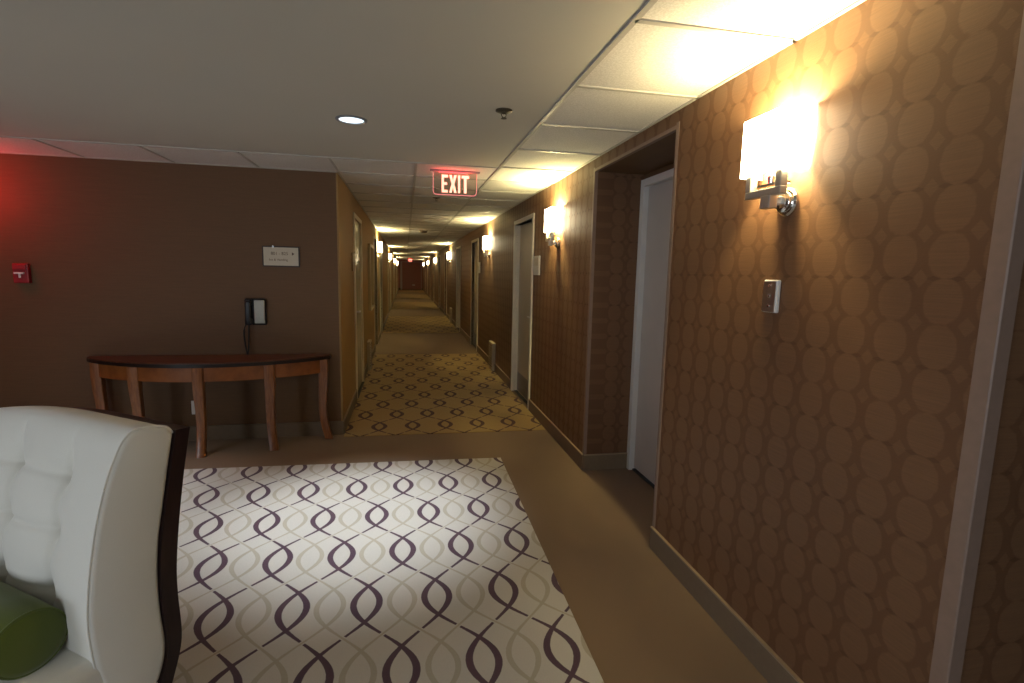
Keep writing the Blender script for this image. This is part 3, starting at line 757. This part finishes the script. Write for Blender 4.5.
for a, b in zip(rings, rings[1:]):
    for i in range(len(poly)): bm.faces.new((a[i], a[(i+1) % len(poly)], b[(i+1) % len(poly)], b[i]))
bm.faces.new(rings[0]); bm.faces.new(rings[-1]); obj('back_frame', bm, M['espresso'], sofa, True, 30)
bm = bm_new(); add_box(bm, -SL+0.004, -0.004, -0.83, -0.20, 0.235, 0.41, bev=0.035, seg=4); obj('seat_cushion', bm, M['cream'], sofa, True, 60)
bm = bm_new(); add_box(bm, -SL, -0.001, -0.82, -0.085, 0.16, 0.236, bev=0.006); obj('seat_rail', bm, M['espresso'], sofa)
for x in (-0.035, -SL+0.035):
    for pts in ([(-0.09, .17), (-0.085, .12), (-0.06, .06), (-0.01, 0.0045)], [(-0.78, .17), (-0.785, .12), (-0.79, .06), (-0.80, 0.0045)]):
        bm = bm_new(); ring = []
        for (yv, zv), hw in zip(pts, (.028, .024, .020, .017)):
            ring.append([bm.verts.new((x+a*hw, yv+b*hw, zv)) for a, b in ((-1, -1), (1, -1), (1, 1), (-1, 1))])
        for a, b in zip(ring, ring[1:]):
            for i in range(4): bm.faces.new((a[i], a[(i+1) % 4], b[(i+1) % 4], b[i]))
        bm.faces.new(ring[0]); bm.faces.new(ring[-1]); obj('leg', bm, M['espresso'], sofa)
# bolster cushion lying on the seat
bl = thing('bolster_cushion', 'olive green cylindrical bolster cushion lying on the cream sofa seat', 'cushion', (-0.692, 1.709, 0), SROT)
BX, BY, BR = -0.106, -0.350, 0.087
bl.location = Vector((-0.692, 1.709, 0)) + Matrix.Rotation(SROT, 3, 'Z') @ Vector((BX, BY, 0.409+BR))
bm = bm_new(); add_lathe(bm, [(0.02, 0.004), (BR-0.02, 0.003), (BR-0.006, -0.002), (BR, -0.012), (BR+0.001, -0.12), (BR+0.001, -0.32), (BR, -0.43), (BR-0.006, -0.44), (BR-0.02, -0.445), (0.02, -0.446)], (0, 0, 0), 'X', 40)
cv = obj('cover', bm, M['green'], bl, True, 50)
for xx in (-0.006, -0.436):
    bm = bm_new(); add_tube(bm, [(xx, (BR-0.003)*math.cos(2*PI*i/40), (BR-0.003)*math.sin(2*PI*i/40)) for i in range(41)], 0.004, 8); obj('piping', bm, M['green'], bl, True)

# ------------------------------------------------------------------ daylight and added back fill
wl = bpy.data.worlds.new('sky'); scene.world = wl; wl.use_nodes = True
wl.node_tree.nodes['Background'].inputs[0].default_value = (0.70, 0.82, 1.0, 1); wl.node_tree.nodes['Background'].inputs[1].default_value = 0.5
li = bpy.data.lights.new('window_daylight', 'AREA'); li.shape = 'RECTANGLE'; li.size = 2.5; li.size_y = 1.65; li.energy = 95; li.color = (0.80, 0.89, 1.0)
lo = bpy.data.objects.new('window_daylight', li); COL.objects.link(lo); lo.location = (X0-0.2, -1.2, 1.35); lo.rotation_euler = (0, -PI/2, 0)
back_fill = li.copy(); back_fill.energy = 60; lo = bpy.data.objects.new('window_daylight', back_fill); COL.objects.link(lo); lo.location = (-1.6, YB-0.2, 1.35); lo.rotation_euler = (PI/2, 0, 0)  # extra fill lamp outside the added back window

# ------------------------------------------------------------------ camera
R = ((0.97952, -0.20006, 0.02187), (0.00515, 0.13331, 0.99106), (0.20118, 0.97070, -0.13162))
f_px, yaw, pit, roll = 517.23, 0.2040686, -0.1319983, 0.0218720
cy, sy, cp, sp, cr, sr = math.cos(yaw), math.sin(yaw), math.cos(pit), math.sin(pit), math.cos(roll), math.sin(roll)
fwd = Vector((sy*cp, cy*cp, sp)); right = Vector((cy, -sy, 0)); up = right.cross(fwd)
r2 = right*cr + up*sr; u2 = -right*sr + up*cr
cam = bpy.data.cameras.new('camera'); cam.sensor_width = 36; cam.lens = 36*f_px/1024; cam.clip_start = 0.05; cam.clip_end = 200
co = bpy.data.objects.new('camera', cam); COL.objects.link(co)
co.matrix_world = Matrix(((r2.x, u2.x, -fwd.x, 0), (r2.y, u2.y, -fwd.y, 0), (r2.z, u2.z, -fwd.z, 1.5), (0, 0, 0, 1)))
scene.camera = co
scene.view_settings.view_transform = 'Standard'; scene.view_settings.look = 'None'
scene.view_settings.gamma = 1.0; scene.view_settings.use_curve_mapping = False
scene.view_settings.exposure = 0.0
scene.cycles.use_denoising = True
scene.cycles.max_bounces = 8; scene.cycles.diffuse_bounces = 5
scene.cycles.sample_clamp_indirect = 4.0
